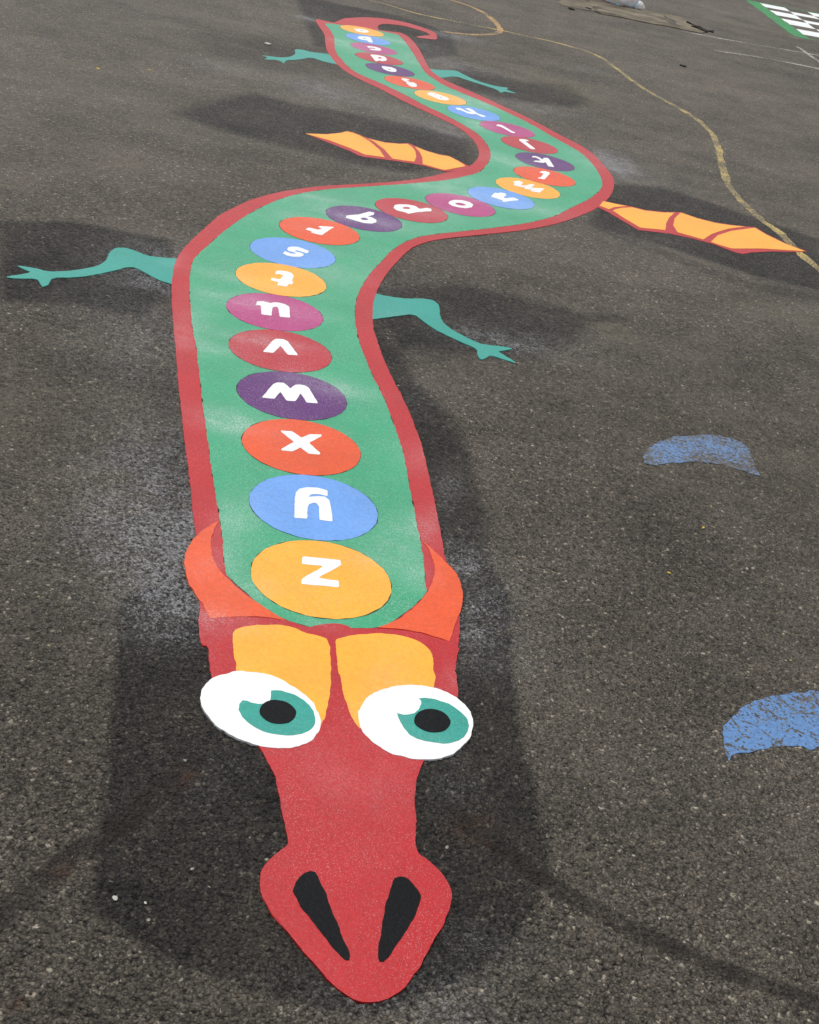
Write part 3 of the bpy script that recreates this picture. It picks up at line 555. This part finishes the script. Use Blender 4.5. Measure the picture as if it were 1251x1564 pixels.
# ------------------------------------------------------------ older markings
def ribbon(name, pts, width, z, mat, label, cat, group=None, jitter=.003):
    W = catmull([at(*p, z) for p in pts], False, 6); W = np.array(W)
    T = np.gradient(W, axis=0); T /= np.linalg.norm(T, axis=1)[:, None]+1e-9; N = np.stack([-T[:, 1], T[:, 0]], 1)
    wd = width*(1+.12*np.sin(np.arange(len(W))*1.7))[:, None]/2
    loop = [tuple(p) for p in W+N*wd]+[tuple(p) for p in (W-N*wd)[::-1]]
    o = sheet(name, loop, z, mat, None, world=True, jitter=jitter, step=.03)
    return prop(o, label, cat, group)
ribbon('yellow_line', [(520,-14),(565,0),(600,9.5),(635,20),(682,30),(720,38),(764,46),(800,54),(846.9,64.2),(893.7,77.5),(919,88.3),(944.2,106.3),(973,128),(1001.9,146),(1038,165.8),(1066.8,183.9),(1088.4,205.5),(1097.4,227),(1102.8,252.3),(1111.3,280),(1126,299.3),(1144.6,318.6),(1164.7,336.3),(1191.4,355.6),(1221,386),(1250.7,410.5),(1300,452)], .042, -.0002, M['line_yellow'],
  'worn yellow court line curving across the asphalt, meeting the right wing tip', 'painted line')
ribbon('orange_line', [(640,-12),(688.8,0),(719,10),(742.5,21.8),(756,33.6),(763,42),(764.4,46.5),(760,50),(749.3,52.5),(732,53),(715.7,52.4),(695,50.5),(672,47.7)], .05, .0004, M['line_orange'],
  'worn orange and yellow arc looping back beside the curled tail', 'painted line')
ribbon('white_line', [(1040,47),(1080,54.5),(1100,58.5),(1175,71.5),(1251,84.5),(1330,99)], .045, -.0002, M['line_white'], 'longer thin white line starting at the corner of the concrete patch', 'painted line')
ribbon('white_line', [(1092,77),(1140,84),(1187,92),(1251,105),(1330,120)], .045, -.0002, M['line_white'], 'thin white line nearer the camera, running parallel to the longer one', 'painted line')
ribbon('white_line', [(1218,71.2),(1251,94),(1290,121)], .04, .0004, M['line_white'], 'short slanting white line crossing the longer white line at the right edge', 'painted line')
ribbon('white_line', [(1206,56.2),(1222,59.3)], .05, -.0002, M['line_white'], 'faint white dash beside the near corner of the green board frame', 'painted line')
o = sheet('blue_patch', zoomed([(115,340),(118,300),(130,270),(160,230),(200,200),(300,155),(370,142),(450,135),(540,125),(620,120),(700,125),(780,140),(900,185),(940,215),(970,260),(1000,350),(1020,400),(1055,460),(980,438),(870,398),(750,362),(650,348),(550,340),(350,345),(280,355),(200,368),(150,360)], 960, 640, 5.2125), -.0003, M['old_blue'], jitter=.002, step=.006)
prop(o, 'faded speckled blue crescent worn thin on the asphalt right of the dragon', 'painted patch')
o = sheet('blue_patch', [(1112.8,1162.6),(1106,1146),(1102.6,1128.4),(1106,1110.6),(1122.4,1094),(1137.4,1079),(1156.5,1069.6),(1175.7,1063.5),(1203,1059.4),(1237,1055.3),(1275,1056),(1310,1062),(1345,1078),(1365,1105),(1378,1135),(1390,1165),(1350,1152),(1300,1142),(1251,1139.7),(1237,1143.5),(1216.7,1138),(1196,1142),(1175.7,1139.4),(1155,1146),(1132,1150.3),(1121,1151.7)], -.0007, M['cracked_blue'], jitter=.0018, step=.006)
prop(o, 'bright blue crescent with cracked paint at the right edge of the picture', 'painted patch')

# --- game board: white squares inside a green frame
board = empty('game_board', (*at(1161, 4.8), 0), 'chequered board of white squares in a green frame at the top right', 'floor marking')
bo = np.array(at(1161, 4.8))
def addp(name, loop, z, mat, jitter=.004):
    o = sheet(name, loop, z, mat, None, world=True, jitter=jitter, step=.05); o.parent = board; o.matrix_parent_inverse = Matrix.Translation(board.location).inverted(); return o
ed = [np.array(at(1100+x/8.285, y/8.285)) for x, y in [(505,40),(600,95),(655,135),(755,200),(805,240),(905,315),(965,365),(1070,440),(1130,490)]]
vax = (ed[-1]-ed[0]); uax = np.array((.318, .085)); 
rows = np.array([np.dot(e-ed[0], vax)/np.dot(vax, vax) for e in ed])
for c in range(8):
    for r_ in range(8):
        if (r_+c) % 2: continue
        a = ed[0]+uax*c; w0, w1 = rows[r_], rows[r_+1]
        addp('white_square', [tuple(a+vax*w0), tuple(a+uax+vax*w0), tuple(a+uax+vax*w1), tuple(a+vax*w1)], .0008, M['white'])
fw = .11
for (s0, s1, t0, t1) in ((-fw*1.7, 0, -.03, 1.02), (0, 8*.33, 1.005, 1.02), (0, 8*.33, -.03, -.012)):
    un = uax/np.linalg.norm(uax)
    addp('green_frame', [tuple(ed[0]+un*s0+vax*t0), tuple(ed[0]+un*s1+vax*t0), tuple(ed[0]+un*s1+vax*t1), tuple(ed[0]+un*s0+vax*t1)], .0006, M['board_green'])

# --- concrete repair: a cracked slab with a raised worn rim
patch = empty('concrete_patch', (*at(960, 15), 0), 'old cracked sandy concrete repair set in the asphalt at the top of the picture', 'concrete patch')
def slab(name, px, z, mat, amp, jitter=.02, parent=patch):
    o = sheet(name, px, z, mat, None, jitter=jitter, step=.08, cell=.12)
    for v in o.data.vertices:
        if v.co.z > 0: v.co.z += amp*random.random()
    o.parent = parent; o.matrix_parent_inverse = Matrix.Translation(parent.location).inverted(); return o
slab('slab', [(838,-12),(846,0),(855,8),(872,12),(890,15.5),(912,19),(917,19),(905,10),(893,2),(880,-10)], .0018, M['concrete'], .002, .035)
slab('slab', [(897,-6),(899,2),(910,10),(921,19.5),(941,22.6),(965,28),(991,34.5),(1012,38),(1029,41),(1022,32),(1015,22.5),(971,14),(941,9),(904,2)], .0014, M['concrete'], .002, .035)
slab('slab', [(1017,23),(1024,32),(1032,41),(1052,46),(1072,49.8),(1079,47),(1066,39.5),(1056,33),(1046,28)], .0018, M['concrete'], .002, .035)
rim = slab('broken_rim', [(855,9.5),(890,16.5),(941,23.8),(991,35.5),(1032,42),(1072,50.6),(1076,49.4),(1032,40.4),(991,33.5),(941,22),(890,14.8),(857,8)], .004, M['concrete'], .005, .04)
o = slab('dirt', [(1055,33),(1064,38.5),(1078,45),(1086,46),(1082,49),(1072,47.5),(1060,40)], .006, M['debris'], .012, .05)

def crumple(name, size, seed, mat, loc, rot, parent=None, sub=4, fold=.35):
    r = random.Random(seed); bm = bmesh.new(); bmesh.ops.create_icosphere(bm, subdivisions=sub, radius=1)
    dirs = [(Vector((r.gauss(0, 1), r.gauss(0, 1), r.gauss(0, 1))).normalized(), r.uniform(2, 9), r.uniform(0, 6.28), r.uniform(.3, 1)) for _ in range(14)]
    for v in bm.verts:
        p = v.co.copy(); s = 0
        for d, f, ph, a in dirs: s += a*(1-abs(math.sin(f*d.dot(p)+ph))*1.7)/math.sqrt(f)
        p *= 1+fold*s*.22
        v.co = Vector((p.x*size[0], p.y*size[1], max(p.z, -.45)*size[2]))
    zmin = min(v.co.z for v in bm.verts)
    for v in bm.verts: v.co.z -= zmin
    me = bpy.data.meshes.new(name); bm.to_mesh(me); bm.free()
    for p in me.polygons: p.use_smooth = len(me.polygons) > 400 and r.random() < .85
    o = link(name, me, mat, parent); o.location = loc; o.rotation_euler = (0, 0, rot); return o
def bag(name, px, py, size, seed, mat, rot, label):
    x, y = at(px, py); e = empty(name, (x, y, 0), label, 'bag')
    e.rotation_euler = (0, 0, rot)
    crumple('sack', size, seed, mat, (0, 0, 0), 0, e)
    k = crumple('knot', (size[0]*.30, size[1]*.35, size[2]*.38), seed+1, mat, (size[0]*1.02, -size[1]*.2, 0), .5, e, 3, .6)
    return e
bag('plastic_bag', 948, 7, (.19,.13,.14), 3, M['plastic_white'], -.25, 'crumpled white plastic bag lying on the edge of the concrete patch')
bag('rubbish_bag', 902, -8, (.30,.2,.22), 11, M['plastic_black'], .1, 'black bag cut off by the top edge, left of the white bag')
bag('rubbish_bag', 1262, -6, (.30,.3,.3), 21, M['plastic_black'], .4, 'black bag just showing in the top right corner')

# --- small litter one can pick out on the asphalt
def chip(px, py, s, mat, seed, name, label, cat, group=None):
    r = random.Random(seed); bm = bmesh.new(); bmesh.ops.create_icosphere(bm, subdivisions=1, radius=1)
    for v in bm.verts: v.co = Vector((v.co.x*s*r.uniform(.7, 1.2), v.co.y*s*r.uniform(.5, .9), (v.co.z+.6)*s*.2*r.uniform(.7, 1.1)))
    me = bpy.data.meshes.new(name); bm.to_mesh(me); bm.free()
    x, y = at(px, py); o = link(name, me, mat); o.location = (x, y, 0); o.rotation_euler = (0, 0, r.uniform(0, 6)); return prop(o, label, cat, group)
M['plastic_white'].node_tree.nodes['Principled BSDF'].inputs['Subsurface Weight'].default_value = .8
M['plastic_white'].node_tree.nodes['Principled BSDF'].inputs['Subsurface Scale'].default_value = .15
M['pebble'] = plain_material('pale_stone', (.46, .45, .40), .8, .3, .001, 300, .2)
M['leaf'] = plain_material('yellow_leaf', (.50, .36, .05), .7, .3, 0, 100, .2)
chip(176,1372,.0065,M['pebble'],1,'pebble','white pebble on the dark asphalt at lower left, left of the snout','pebble')
chip(222,1379,.0035,M['pebble'],2,'pebble','small pale pebble just right of the larger white one at lower left','pebble')
chip(409,67.5,.03,M['pebble'],3,'pebble','flat pale scrap above the small left hind leg','scrap')
chip(1022,875,.006,M['leaf'],4,'leaf_scrap','tiny yellow scrap on the asphalt right of the horns','scrap')
chip(1074,806,.006,M['leaf'],5,'leaf_scrap','tiny yellow scrap below the faded blue crescent','scrap')
chip(149,105,.016,M['leaf'],6,'leaf_scrap','small yellow leaf scrap on the asphalt at upper left','scrap')
chip(228,107,.013,M['leaf'],7,'leaf_scrap','small yellow leaf scrap nearer the hind leg at upper left','scrap')
chip(1043,101,.04,M['debris'],8,'dirt_clod','dark flake of dirt between the yellow line and the white lines','dirt')
chip(873,14.5,.05,M['debris'],9,'dirt_clod','dark clod at the near edge of the concrete patch, left one','dirt')
chip(899,13.5,.04,M['debris'],10,'dirt_clod','dark clod at the near edge of the concrete patch, right one','dirt')
